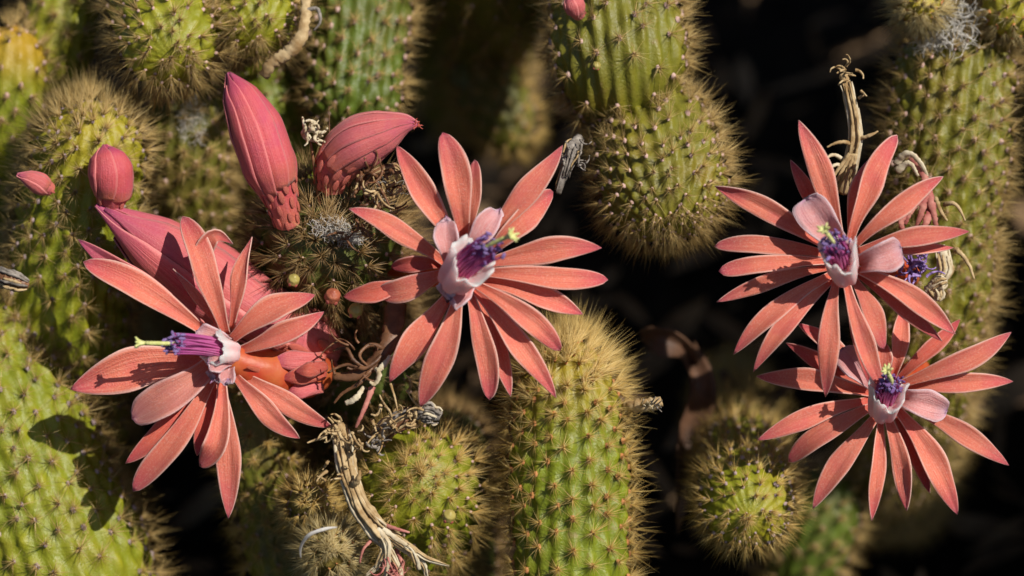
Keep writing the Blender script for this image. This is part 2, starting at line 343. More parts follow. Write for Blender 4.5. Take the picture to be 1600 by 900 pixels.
def in_view(p, mx=130):
    w = p - CAM; dd = w @ FW; px = 800 + (w @ RT) / dd / K; py = 450 - (w @ UP) / dd / K
    return (px > -mx) & (px < 1600 + mx) & (py > -mx) & (py < 900 + mx) & (dd < D0 + 0.15)
def tail(s0, s1, step, s, dense):
    """sample positions down the stem, coarse where it is buried in the clump"""
    x = np.arange(s0, s1, step); c = np.stack([np.interp(x, s, dense[:, k]) for k in range(3)], 1)
    near = in_view(c); last = np.max(np.nonzero(near)[0]) if near.any() else 0
    cut = max(x[last], s0 + 0.012) if len(x) else s0
    return np.concatenate([x[x <= cut], np.arange(cut + 0.003, s1, 0.004)])
def stem(label, pts, skin='green', spine='sp_brown', areole='ar_pink', ribs=18, pitch=5.6, nsp=26, slen=6.0,
         swid=0.058, detail=1.0, singles=True, root=None, tipfuzz=0.0, cap=1.15, group='cactus stems of the clump', tipglow=1.0, seed=None, wool=None, bare=0.0, lump=0.04):
    """pts: (px, py, mm behind flowers, radius px) from the tip to the root"""
    rng = np.random.default_rng(seed if seed is not None else int(abs(pts[0][0] * 7 + pts[0][1] * 13)) + 3)
    pts = list(pts)
    if root: pts.append((root[0], root[1], ground_off(*root) + 4, pts[-1][3] * 0.85))
    c0 = np.array([P(a, b, o) for a, b, o, r in pts]); r0 = np.array([r * PX(o) for a, b, o, r in pts])
    dense = catmull(np.hstack([c0, r0[:, None]]), 400)
    s = np.concatenate([[0], np.cumsum(np.linalg.norm(np.diff(dense[:, :3], axis=0), axis=1))])
    L = min(s[-1], 0.30); step = 0.00095 / detail
    R = float(dense[:40, 3].mean()); capl = cap * R
    # finer steps in the cap
    sv = np.concatenate([capl * (1 - np.cos(np.linspace(0.04, np.pi / 2, int(16 * detail) + 6))), tail(capl + step, L, step, s, dense)])
    c = np.stack([np.interp(sv, s, dense[:, k]) for k in range(3)], 1); rad = np.interp(sv, s, dense[:, 3])
    rad = rad * np.sqrt(np.clip(1 - (1 - np.clip(sv / capl, 0, 1)) ** 2, 0, 1))
    rad = rad * (1 + lump * np.sin(sv * 190 + rng.random() * 6) * np.clip(sv / capl - 0.5, 0, 1))
    t, a, b = frames(c)
    pit = pitch * 0.001 * (1 - 0.25 - 0.25 * tipfuzz + (0.25 + 0.25 * tipfuzz) * smooth(sv, 0, 2.2 * R)); cnt = np.concatenate([[0], np.cumsum(np.hypot(np.diff(sv), np.diff(rad)) / pit[1:])])
    per = max(4, int(round(6 * detail))); nk = ribs * per
    th = np.arange(nk) * 2 * np.pi / nk; twist = sv * rng.uniform(-4, 4)
    rib = np.round(th * ribs / (2 * np.pi)).astype(int)
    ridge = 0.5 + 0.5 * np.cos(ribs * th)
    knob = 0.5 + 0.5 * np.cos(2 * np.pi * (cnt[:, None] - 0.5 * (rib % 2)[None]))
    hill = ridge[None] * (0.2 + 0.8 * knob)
    amp = np.minimum(rad * 0.12, 0.0016)
    RR = rad[:, None] - amp[:, None] * 0.5 + amp[:, None] * hill
    ang = th[None] + twist[:, None]
    N = np.cos(ang)[..., None] * a[:, None] + np.sin(ang)[..., None] * b[:, None]
    V = c[:, None] + RR[..., None] * N
    ns = len(sv)
    o = thing('trailing_cactus', c[-1], label, 'cactus', group)
    v = np.vstack([V.reshape(-1, 3), c[0]]); k = len(v) - 1
    i0 = np.arange(nk); tri = np.stack([np.full(nk, k), (i0 + 1) % nk, i0], -1)
    tipa = np.repeat((1 - smooth(sv, 0.3 * R, 2.4 * R)) * tipglow, nk)
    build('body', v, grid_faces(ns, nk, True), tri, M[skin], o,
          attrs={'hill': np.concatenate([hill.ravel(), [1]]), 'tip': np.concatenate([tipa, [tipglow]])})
    # areoles
    slope = np.gradient(rad, sv)
    pa, na, ta, sa = [], [], [], []
    for i in range(ribs):
        m = np.arange(0.5 * (i % 2) + 0.2, cnt[-1], 1.0) - 0.2
        m = m[m > -0.01]
        si = np.interp(m, cnt, sv); ri = np.interp(si, sv, rad)
        keep = rng.random(len(si)) < np.clip(ri * 2 * np.pi / ribs / 0.0009, 0.3, 1) * (1 - bare)
        keep &= rng.random(len(si)) > 0.05
        si = np.clip(si[keep] + rng.normal(0, 0.00045, int(keep.sum())), 0, sv[-1]); ri = np.interp(si, sv, rad)
        if not len(si): continue
        f = lambda arr: np.stack([np.interp(si, sv, arr[:, q]) for q in range(3)], 1)
        tt, aa, bb, cc = unit(f(t)), f(a), f(b), f(c)
        an = 2 * np.pi * i / ribs + np.interp(si, sv, twist) + rng.normal(0, 0.055, len(si))
        nn = unit(np.cos(an)[:, None] * aa + np.sin(an)[:, None] * bb)
        am = np.interp(si, sv, amp); sl = np.clip(np.interp(si, sv, slope), 0, 6)
        pa.append(cc + nn * (ri + am * 0.5)[:, None])
        na.append(unit(nn - tt * sl[:, None])); ta.append(tt); sa.append(si)
    pa, na, ta, sa = map(np.concatenate, (pa, na, ta, sa))
    # spines: t points from tip to root
    nearA = 1 - smooth(sa, 0.3 * R, 2.0 * R); back = np.sum(na * unit(CAM - pa), 1) < -0.3
    cnts = np.maximum(4, (nsp * 1.85 * np.where(in_view(pa), 1, 0.3) * rng.uniform(0.6, 1.4, len(pa)) * (1 + (0.9 * tipfuzz - 0.25) * nearA) * np.where(back, 0.55, 1.0)).astype(int))
    idx = np.repeat(np.arange(len(pa)), cnts); n = len(idx)
    nn = na[idx]; up = unit(-ta[idx] - nn * np.sum(-ta[idx] * nn, 1, keepdims=True)); sd_ = np.cross(nn, up)
    central = rng.random(n) < 0.22
    alpha = np.where(central, rng.uniform(0.0, 0.7, n), rng.uniform(0.6, 1.25, n)); beta = rng.uniform(0, 2 * np.pi, n)
    near = 1 - smooth(sa[idx], 0.4 * R, 2.2 * R)
    alpha = alpha * (1 - 0.45 * near)
    d = unit(nn * np.cos(alpha)[:, None] + (up * np.cos(beta)[:, None] + sd_ * np.sin(beta)[:, None]) * np.sin(alpha)[:, None])
    ln = slen * 0.00080 * rng.uniform(0.35, 1.2, n) * np.where(central, 1.2, 0.85) * (1 + 0.2 * near * tipfuzz)
    bend = unit(rng.normal(size=(n, 3)) * 0.7 + nn * 0.6)
    sv_, sq, st, sal = spine_geo(pa[idx] + nn * 0.0002, d, ln, swid * 0.001 * rng.uniform(0.7, 1.2, n), bend)
    tint = np.clip(rng.normal(0.48, 0.27, n) + 0.12 * near * tipfuzz, 0, 1)
    build('spines', sv_, sq, st, M[spine], o, attrs={'tint': np.repeat(tint, 4), 'along': sal})['kind'] = 'stuff'
    # felt pads
    facing = np.sum(na * unit(CAM - pa), 1)
    w = pa - CAM; dd = w @ FW; px = 800 + (w @ RT) / dd / K; py = 450 - (w @ UP) / dd / K
    show = (facing > 0.1) & (px > -10) & (px < 1610) & (py > -10) & (py < 910)
    if not singles: show[:] = False
    order = np.argsort(-facing * show)[:min(280, int(show.sum()))]; pick = np.zeros(len(pa), bool); pick[order] = True
    size = 0.00064
    root_loc = np.array(o.location)
    geos = []
    lv = np.array([(1, 0, -.2), (-.5, .87, -.2), (-.5, -.87, -.2), (0, 0, .75)]); lq = np.zeros((0, 4), int); lt = np.array([(0, 1, 3), (1, 2, 3), (2, 0, 3)])
    for i in range(len(pa)):
        z = na[i]; y = unit(-ta[i] - z * np.dot(-ta[i], z)); x = np.cross(y, z)
        sc = size * rng.uniform(0.8, 1.25) * (0.6 + 0.4 * min(1, sa[i] / (1.5 * R)))
        B = np.stack([x * 0.85, y * 1.15, z], 1) * sc
        if pick[i]:
            m4 = Matrix.Identity(4)
            for r_ in range(3):
                for c_ in range(3): m4[r_][c_] = B[r_, c_]
                m4[r_][3] = (pa[i] - root_loc)[r_]
            link('areole', AREOLE[areole], o, m4)
        else: geos.append((lv @ B.T + pa[i], lq, lt, np.zeros(4)))
    if geos:
        gv, gq, gt, _ = join(geos)
        build('areoles', gv, gq, gt, M[areole], o)['kind'] = 'stuff'
    return o

def tuft(parent, name, cx, cy, off, rx, ry, count, mat, length, width=0.06, seed=1, curl=0.5):
    """a patch of tangled fine fibres"""
    rng = np.random.default_rng(seed); g = []
    for i in range(count):
        a = rng.uniform(0, 6.28); r = math.sqrt(rng.random())
        p = P(cx + rx * r * math.cos(a), cy + ry * r * math.sin(a), off + rng.uniform(-1, 1.5))
        d = unit(rng.normal(size=3) - FW * 0.5) * length * 0.001; e = rng.normal(size=3) * length * 0.001 * curl
        g.append(tube_geo([p, p + d * 0.5 + e * 0.5, p + d + e * 0.2], [width * 0.001, width * 0.001, width * 0.0004], 3, 5, seed=i, caps=False))
    v, q, t, al = join(g)
    build(name, v, q, t, M[mat], parent, attrs={'along': al})['kind'] = 'stuff'

# bottom centre, golden crown
stem('bright green upright cactus stem with golden crown and pale spines, under the wide-open flower',
     [(882, 528, 18, 76), (886, 640, 20, 84), (890, 760, 21, 88), (893, 900, 22, 90), (893, 1010, 40, 90)], 'green', 'sp_straw', 'ar_rust', 20, 5.8, 24, 6.8, root=(890, 1120), cap=1.5, tipfuzz=1.25)
# left, under the small red bud
stem('yellow-green cactus stem with domed spiny tip carrying the small dark red bud',
     [(140, 158, 24, 78), (140, 230, 27, 84), (125, 330, 34, 90), (105, 450, 42, 96), (95, 560, 60, 96), (110, 680, 88, 90)], 'lime', 'sp_brown', 'ar_dark', 22, 5.4, 23, 7.6, tipfuzz=0.5, root=(150, 820), cap=1.0, tipglow=0.5)
# bottom left, thick
stem('thick lime cactus stem with rows of dark areoles below the flower with the side-pointing style',
     [(-45, 452, 48, 78), (-28, 540, 44, 104), (10, 660, 40, 122), (62, 790, 38, 128), (120, 930, 40, 126), (160, 1030, 56, 120)], 'lime', 'sp_brown', 'ar_dark', 26, 5.2, 17, 8.0, root=(190, 1100), cap=1.0, tipglow=0.2)
# top tips
stem('lime cactus stem tip drooping above the large closed bud, spines radiating',
     [(268, 92, 14, 66), (262, 55, 24, 78), (250, -30, 40, 80), (235, -160, 75, 78)], 'lime', 'sp_brown', 'ar_pink', 18, 5.2, 26, 8.0, root=(225, -280), cap=0.8, tipglow=0.2)
stem('shorter lime cactus stem tip overlapping the drooping one, beside the curled dry twig',
     [(405, 58, 22, 54), (395, 22, 30, 66), (380, -60, 45, 70), (360, -170, 80, 70)], 'lime', 'sp_brown', 'ar_pink', 18, 5.0, 26, 7.8, root=(340, -280), cap=0.8, tipglow=0.2)
# upper centre, two swellings
stem('brown-spined hanging cactus stem with a waist between two swollen segments',
     [(1052, 364, 16, 80), (1038, 300, 22, 98), (1022, 226, 30, 92), (986, 168, 44, 68), (970, 95, 28, 98), (958, 0, 32, 98), (915, -120, 66, 90)], 'olive_lime', 'sp_brown', 'ar_pink', 26, 4.6, 20, 6.4, root=(860, -260), cap=0.9, tipglow=0.2, lump=0.02)
# right
woolly = stem('green cactus stem with white woolly top, behind the pair of stacked flowers',
     [(1500, 40, 42, 80), (1492, 120, 40, 94), (1480, 240, 41, 92), (1465, 380, 44, 86), (1445, 520, 52, 84), (1420, 640, 76, 80)], 'olive_lime', 'sp_brown', 'ar_pink', 24, 4.7, 20, 7.2, root=(1400, 760), cap=0.9, tipglow=0.1)
# centre mound carrying the buds
mound = stem('dark brown-spined cactus crown with white wool from which the two pink buds rise',
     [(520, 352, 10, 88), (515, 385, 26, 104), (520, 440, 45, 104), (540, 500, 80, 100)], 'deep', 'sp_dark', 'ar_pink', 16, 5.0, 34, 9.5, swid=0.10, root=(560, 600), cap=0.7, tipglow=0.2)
# bottom globe
stem('rounded golden-spined cactus stem beside the torn dried flower tube',
     [(655, 735, 12, 84), (650, 765, 26, 98), (640, 830, 44, 98), (640, 940, 70, 92)], 'green', 'sp_straw', 'ar_pink', 18, 5.2, 34, 7.6, root=(650, 1060), cap=0.8, tipglow=0.2)
# top, deep green
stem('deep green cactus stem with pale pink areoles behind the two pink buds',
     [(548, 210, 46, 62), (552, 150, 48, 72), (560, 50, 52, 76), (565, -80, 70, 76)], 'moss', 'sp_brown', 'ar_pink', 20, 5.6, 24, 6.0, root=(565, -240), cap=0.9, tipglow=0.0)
stem('dim green cactus stem directly behind the large closed bud',
     [(400, 95, 62, 50), (425, 190, 62, 62), (455, 300, 66, 66), (480, 420, 86, 66)], 'green', 'sp_dark', 'ar_pink', 16, 5.6, 16, 5.5, root=(490, 520), detail=0.7, singles=False, tipglow=0.0)
# blurred one
stem('out-of-focus tan cactus stem bending down in the shade behind the wide-open flower',
     [(812, 238, 112, 36), (785, 178, 114, 48), (752, 100, 118, 52), (765, 30, 122, 56), (790, -60, 134, 56)], 'olive', 'sp_straw', 'ar_pink', 16, 5.2, 26, 6.0, root=(800, -170), detail=0.7, singles=False, tipglow=0.0)
# far left edge
stem('cactus stem with an orange-tinted tip, beside the fuzzy brown stem',
     [(22, 40, 46, 44), (18, 100, 46, 54), (10, 200, 50, 56), (0, 320, 70, 56)], 'lime_orange', 'sp_brown', 'ar_pink', 14, 5.6, 20, 6.0, root=(0, 440), detail=0.8, tipglow=0.9)
stem('fuzzy brown cactus stem leaning out from behind the orange-shouldered stem',
     [(62, 210, 60, 36), (78, 130, 56, 50), (98, 30, 54, 56), (110, -90, 70, 56)], 'lime', 'sp_brown', 'ar_pink', 14, 5.6, 26, 6.5, root=(120, -220), detail=0.8, singles=False, tipglow=0.1)
# woolly one between
wl_stem = stem('brown woolly cactus stem running between the domed stem and the large closed bud',
     [(300, 105, 52, 48), (292, 180, 52, 62), (290, 260, 56, 66), (300, 360, 72, 66)], 'olive', 'sp_brown', 'ar_pink', 18, 5.0, 34, 7.0, root=(310, 470), detail=0.8, tipglow=0.2)
stem('shaded cactus stem sloping away below the flower with the side-pointing style',
     [(390, 600, 34, 40), (402, 690, 38, 50), (425, 800, 46, 54), (455, 920, 56, 54)], 'olive', 'sp_straw', 'ar_pink', 16, 5.4, 26, 6.0, root=(480, 1010), detail=0.8, singles=False, tipglow=0.2)
stem('soft-focus lime cactus stem tip below the lower of the stacked flowers',
     [(1170, 812, 12, 54), (1166, 782, 24, 68), (1160, 735, 48, 66), (1154, 690, 86, 60)], 'lime', 'sp_straw', 'ar_dark', 20, 4.8, 18, 6.2, root=(1150, 600), detail=0.8, cap=0.8, tipglow=0.1)
stem('dim green cactus stem in the shade under the lowest petals',
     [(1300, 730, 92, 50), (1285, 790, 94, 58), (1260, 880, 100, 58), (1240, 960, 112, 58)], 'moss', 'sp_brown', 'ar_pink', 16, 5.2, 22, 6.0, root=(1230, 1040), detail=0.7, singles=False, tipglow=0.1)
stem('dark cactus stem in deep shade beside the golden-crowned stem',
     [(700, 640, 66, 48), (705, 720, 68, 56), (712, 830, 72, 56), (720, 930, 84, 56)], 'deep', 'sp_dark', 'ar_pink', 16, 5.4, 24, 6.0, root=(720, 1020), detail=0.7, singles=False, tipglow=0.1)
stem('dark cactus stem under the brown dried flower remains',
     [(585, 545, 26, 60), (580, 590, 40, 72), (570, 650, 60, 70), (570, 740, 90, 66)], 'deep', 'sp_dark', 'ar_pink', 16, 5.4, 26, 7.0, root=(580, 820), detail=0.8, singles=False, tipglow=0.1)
stem('yellow-tipped cactus stem leaning over the white woolly top',
     [(1570, 50, 24, 40), (1584, 10, 28, 50), (1610, -70, 40, 54)], 'lime', 'sp_gold', 'ar_rust', 14, 5.0, 24, 6.0, root=(1640, -240), detail=0.8, tipglow=0.6)
# young golden tufts
stem('small golden ball of young spines at the foot of the dried flower tube',
     [(512, 852, 4, 30), (514, 862, 10, 36), (520, 885, 22, 34), (540, 925, 50, 34)], 'olive', 'sp_gold', 'ar_rust', 12, 2.4, 24, 5.0, swid=0.07, root=(550, 1000), cap=0.8, detail=0.8, tipfuzz=0.8, singles=False, group='young golden offsets')
stem('little spiny offset with a pale cream centre beside the torn dried flower tube',
     [(478, 775, 10, 24), (482, 790, 18, 32), (500, 820, 36, 32)], 'olive', 'sp_straw', 'ar_pink', 12, 3.4, 24, 5.6, swid=0.09, root=(520, 960), cap=0.8, detail=0.8, singles=False, group='young golden offsets')
stem('small yellow spine tuft on top of the brown spines by the white wool',
     [(1436, 26, 20, 24), (1438, 8, 24, 32), (1440, -40, 36, 34)], 'lime', 'sp_gold', 'ar_rust', 12, 2.4, 26, 5.0, swid=0.07, root=(1440, -260), cap=0.9, detail=0.8, tipfuzz=0.8, singles=False, group='young golden offsets')
# unseen stems added beyond the frame to shade the inside of the clump
for i, (x, y, off, ex) in enumerate([(1760, 40, 10, 60), (1790, 330, 30, 20), (1770, 620, 34, 30), (1930, -60, 30, 40), (1960, 460, 20, 0), (1900, 820, 50, 20), (1700, -160, 30, 0), (1620, -330, 20, 40), (760, -160, 50, -20), (1560, -200, 190, 60), (1700, -120, 170, 40), (1500, -420, 150, 0), (2150, 200, 20, 0), (2120, 640, 20, 0)]):
    stem('added cactus stem out of view that shades the clump', [(x, y, off, 70), (x + 8, y + 70, off + 12, 88), (x + 16 + ex, y + 170, off + 60, 92), (x + ex, y + 240, off + 110, 90)], 'olive', 'sp_brown', 'ar_pink', 14, 6.0, 10, 7.0, detail=0.5, singles=False,
         root=(x + ex, y + 320), group='added shading stems beyond the frame', seed=i)

# wool patches
tuft(mound, 'wool', 518, 356, 6, 32, 13, 200, 'wool', 1.7, 0.10, 3, 0.9)
tuft(mound, 'wool', 545, 372, 7, 20, 8, 150, 'wool', 1.5, 0.10, 13, 0.9)
tuft(mound, 'wool', 600, 300, 2, 30, 18, 40, 'wool', 2.0, 0.05, 4, 0.9)
tuft(woolly, 'wool', 1495, 40, 26, 34, 42, 150, 'wool', 3.6, 0.17, 15, 0.6)
tuft(woolly, 'wool', 1455, 62, 28, 26, 18, 90, 'wool', 3.0, 0.13, 16, 0.6)
tuft(wl_stem, 'wool', 300, 190, 41, 20, 40, 150, 'wool', 1.6, 0.07, 5, 0.9)

# ------------------------------------------------------------------ petals and flowers
def petal(parent, name, b, t, w, layer=0.0, bow=0.0, shape='point', mat='petal', z0=0.0, cup=0.20, rise=2.5, drop=3.0,
          roll=0.0, frill=0.0, via=None, seed=0, base_w=0.42, n=26, m=9):
    """b, t: photo pixels of base and tip; w: full width px; bow: sideways bend px; layer: mm behind; via: more centre-line pixels"""
    rng = np.random.default_rng(seed)
    b = np.array(b, float); t = np.array(t, float); d = t - b; perp = np.array([-d[1], d[0]]) / max(np.linalg.norm(d), 1e-6)
    if via: px = [b] + [np.array(v[:2], float) for v in via] + [t]
    else: px = [b, b + d * 0.33 + perp * bow * 0.8, b + d * 0.66 + perp * bow * 0.9, t]
    k = len(px)
    ts = np.linspace(0, 1, k)
    offs = z0 + layer + 3.5 * (1 - ts) ** 2 - rise * np.sin(np.pi * ts) + drop * ts ** 2.2
    if via:
        for i, v in enumerate(via):
            if len(v) > 2: offs[i + 1] += v[2]
    c = catmull(np.array([P(q[0], q[1], o) for q, o in zip(px, offs)]), n)
    u = np.linspace(0, 1, n); pw = {'point': 1.4, 'round': 2.1, 'blunt': 4.5, 'long': 1.25}[shape]
    wd = (base_w + (1 - base_w) * smooth(u, 0, 0.62)) * np.clip(1 - (np.clip(u - 0.5, 0, 1) / 0.5) ** (pw * 1.35), 0, 1) ** (0.85 if shape == 'point' else 0.62 if shape != 'long' else 1)
    wd = np.maximum(wd, 0.012) * w * PX(z0)
    T = unit(np.gradient(c, axis=0)); S = unit(np.cross(T, -FW)); Nn = np.cross(S, T)
    rl = roll + rng.normal(0, 0.28)
    ra = rl * (0.25 + 0.75 * u)
    S2 = S * np.cos(ra)[:, None] + Nn * np.sin(ra)[:, None]; N2 = Nn * np.cos(ra)[:, None] - S * np.sin(ra)[:, None]
    v = np.linspace(-1, 1, m)
    f1, f2, p1, p2 = rng.uniform(5, 9), rng.uniform(9, 15), rng.uniform(0, 6, 2), rng.uniform(0, 6, 2)
    edge = 1 + 0.035 * np.sin(u[:, None] * f1 + p1[0] + np.sign(v)[None]) * abs(v) + 0.02 * np.sin(u[:, None] * f2 + p2[0] - 2 * np.sign(v)[None]) * abs(v)
    if frill: edge = edge + frill * smooth(u, 0.55, 1)[:, None] * (rng.random((n, m)) - 0.5) * abs(v)
    asym = 1 + np.sign(v)[None] * 0.13 * np.sin(u[:, None] * rng.uniform(3, 6) + rng.uniform(0, 6))
    side = 0.5 * wd[:, None] * v[None] * edge * asym
    crease = 0.055 * np.exp(-(v / 0.16) ** 2)
    lift = wd[:, None] * (cup * (v ** 2)[None] * (1 - 0.5 * u[:, None]) - crease[None] + 0.085 * np.sin(u[:, None] * f1 * 1.3 + p2[1] + 2.4 * v[None]) * abs(v)[None])
    V = c[:, None] + S2[:, None] * side[..., None] + N2[:, None] * lift[..., None]
    if frill:
        V = V - T[:, None] * ((rng.random((1, m, 1)) * frill * 0.9 * wd.max()) * smooth(u, 0.75, 1)[:, None, None])
    uv = np.stack(np.meshgrid(u, (v + 1) / 2, indexing='ij'), -1).reshape(-1, 2)
    o = build(name, V.reshape(-1, 3), grid_faces(n, m), None, M[mat], parent, uv=uv)
    md = o.modifiers.new('thickness', 'SOLIDIFY'); md.thickness = 0.00026 if w < 90 else 0.0004; md.offset = 0
    return o

def ball_mesh(name, mat, nz=5, ns=6):
    v = [(0, 0, -1)]
    for i in range(1, nz):
        a = math.pi * i / nz
        v += [(math.sin(a) * math.cos(b), math.sin(a) * math.sin(b), -math.cos(a)) for b in np.linspace(0, 2 * math.pi, ns, endpoint=False)]
    v.append((0, 0, 1)); q = grid_faces(nz - 1, ns, True) + 1
    k = len(v) - 1; t = [(0, 1 + (i + 1) % ns, 1 + i) for i in range(ns)] + [(k, k - ns + i, k - ns + (i + 1) % ns) for i in range(ns)]
    return raw_mesh(name, np.array(v), q, t, mat)
ANTHER = [ball_mesh('anther', M['anther']), ball_mesh('anther', M['anther_light'])]
SCALE = ball_mesh('scale', M['scale'], 6, 8)
SCALE_RED = ball_mesh('scale', M['scale_red'], 6, 8)
def place(name, me, parent, p, x, y, z):
    """x, y, z: scaled axes (m)"""
    m4 = Matrix.Identity(4); q = p - np.array(parent.location if parent.parent is None else parent.parent.location)
    for r in range(3): m4[r][0], m4[r][1], m4[r][2], m4[r][3] = x[r], y[r], z[r], q[r]
    return link(name, me, parent, m4)

def heart(root, path, r, nfil=52, spread=1.0, light=False, seed=0):
    """white throat, filament bundle, anthers and stigma; path: cup, mouth, anthers, stigma as (px, py, off)"""
    rng = np.random.default_rng(seed)
    c = [P(*q) for q in path]; px = PX(0)
    # throat: outside up, over a scalloped rim, inside down
    ax = unit(c[1] - c[0]); a = unit(np.cross(ax, RT + 0.01)); b = np.cross(ax, a)
    h = np.linalg.norm(c[1] - c[0]); ns = 40; th = np.linspace(0, 2 * np.pi, ns, endpoint=False)
    prof = [(-0.62, 0.03), (-0.55, 0.42), (-0.38, 0.66), (-0.1, 0.80), (0.25, 0.86), (0.6, 0.92), (1.0, 1.08), (1.02, 1.05), (0.8, 0.86), (0.6, 0.68), (0.48, 0.4), (0.42, 0.05)]
    sc = 0.22 * np.sin(2 * th + rng.uniform(0, 6)) + 0.16 * np.sin(3 * th + rng.uniform(0, 6)) + 0.09 * np.sin(7 * th + rng.uniform(0, 6)) + 0.07 * np.sin(13 * th + 1) + rng.normal(0, 0.035, ns)
    V = []
    for i, (z, q) in enumerate(prof):
        zz = z + sc * max(0, z) ** 1.5; qq = q * (1 + 0.10 * np.sin(5 * th + 1 + 1.5 * z) + 0.05 * np.sin(9 * th + 3 * z) + 0.10 * max(0, z) * np.sin(2 * th + z))
        V.append(c[0] + ax * (zz * h)[:, None] + (np.cos(th) * qq)[:, None] * a * r * px + (np.sin(th) * qq)[:, None] * b * r * px)
    build('throat', np.concatenate(V), grid_faces(len(prof), ns, True), None, M['cup'], root, attrs={'along': np.clip(np.repeat([0.0, 0.0, 0.05, 0.2, 0.45, 0.75, 1, 1, 0.6, 0.2, 0, 0], ns) + np.tile(0.18 * np.sin(6 * th + 1), 12), 0, 1)})
    # filaments
    geos, ends = [], []
    for i in range(nfil):
        t = 2 * np.pi * i / nfil * 2.4; q = math.sqrt((i + 0.5) / nfil)
        st = c[0] + (a * math.cos(t) + b * math.sin(t)) * q * r * 0.60 * px
        md = c[1] + (a * math.cos(t) + b * math.sin(t)) * q * r * 0.66 * px
        jit = rng.normal(size=3) * r * 0.15 * px
        e = c[2] + (a * math.cos(t) + b * math.sin(t)) * q * r * 0.62 * px * spread + jit - unit(c[2] - c[1]) * rng.uniform(0, 0.7) * r * px * 0.6
        geos.append(tube_geo([st, md, e], [0.00026, 0.00028, 0.00016], 4, 9, seed=i)); ends.append((e, unit(e - md)))
    v, q, t_, al = join(geos)
    build('filaments', v, q, t_, M['filament'], root, attrs={'along': al})
    for i, (e, d) in enumerate(ends):
        z = unit(d + rng.normal(size=3) * 0.7); x = unit(np.cross(z, rng.normal(size=3))); y = np.cross(z, x)
        s_ = rng.uniform(0.6, 1.15) * 0.00040
        place('anther', ANTHER[1 if (light or rng.random() < 0.55) else 0], root, e, x * s_, y * s_ * 0.8, z * s_ * 1.9)
    # style and stigma lobes
    d = unit(c[3] - c[2]); g = [tube_geo([c[1], c[2], c[3] - d * 0.0006], [0.0005, 0.0005, 0.0005], 6, 10)]
    h1 = unit(np.cross(d, RT * 0.3 + UP)); h2 = np.cross(d, h1)
    for i in range(7):
        t = 6.28 * i / 7 + rng.uniform(-.2, .2); o_ = h1 * math.cos(t) + h2 * math.sin(t); L = r * 0.42 * px * rng.uniform(0.8, 1.15)
        g.append(tube_geo([c[3] - d * 0.0008, c[3] + d * L * 0.5 + o_ * L * 0.3, c[3] + d * L * 0.9 + o_ * L * 0.8], [0.0004, 0.00042, 0.0002], 5, 6))
    v, q, t_, al = join(g)
    build('stigma', v, q, t_, M['stigma'], root)

def floral_tube(root, path, radii, mat='floral_tube', scales=14, seed=0, span=(0.15, 0.95)):
    rng = np.random.default_rng(seed)
    c = [P(*q) for q in path]; rr = [r * PX(q[2]) for r, q in zip(radii, path)]
    v, q, t, al = tube_geo(c, rr, 20, 30, 0.03, seed=seed)
    o = build('floral_tube', v, q, t, M[mat], root)
    cc = catmull(c, 60); tt, a, b = frames(cc); rad = np.interp(np.linspace(0, 1, 60), np.linspace(0, 1, len(rr)), rr)
    for k in range(scales):
        i = int(59 * (span[0] + (span[1] - span[0]) * (k + 0.5) / scales)); an = k * 2.4
        nrm = a[i] * math.cos(an) + b[i] * math.sin(an)
        z = -tt[i]; z = unit(z + nrm * 0.25); x = np.cross(z, nrm); y = np.cross(x, z) * -1
        place('scale', SCALE_RED, o, cc[i] + nrm * rad[i] * 0.98, x * rad[i] * rng.uniform(0.10, 0.15), y * rad[i] * 0.07, z * rad[i] * rng.uniform(0.5, 0.9))
    return o

def flower(label, centre, z0, petals, inner, path, r, tube, slim=0.87, group='open coral flowers', light=False, seed=0, tube_r=(20, 24, 22), vis=14, mat='petal'):
    root = thing('cactus_flower', P(*tube[-1]), label, 'flower', group)
    c = np.array(centre, float); rng = np.random.default_rng(seed + 50)
    for i, p in enumerate(petals):
        b, t, w, layer = np.array(p[0], float), p[1], p[2], p[3]; kw = dict(p[4]) if len(p) > 4 else {}
        b2 = b + (c - b) * 0.35 if not kw.pop('keep', False) else b
        kw.setdefault('rise', rng.uniform(1.0, 3.0)); kw.setdefault('drop', rng.uniform(0.0, 6.0)); kw.setdefault('cup', rng.uniform(0.08, 0.34)); kw.setdefault('bow', rng.uniform(-5, 5)); kw.setdefault('mat', mat)
        petal(root, 'petal', b2, t, w * slim * rng.uniform(0.93, 1.07), layer, z0=z0, seed=seed + i, base_w=0.34, **kw)
    for i, p in enumerate(inner):
        kw = dict(p[4]) if len(p) > 4 else {}
        kw.setdefault('mat', 'petal_pale'); kw.setdefault('shape', 'round'); kw.setdefault('frill', 0.6); kw.setdefault('cup', 0.32)
        petal(root, 'inner_petal', p[0], p[1], p[2], p[3], z0=z0, seed=seed + 100 + i, base_w=0.5, **kw)
    heart(root, path, r, light=light, seed=seed)
    floral_tube(root, tube, tube_r, scales=vis, seed=seed)
    return root

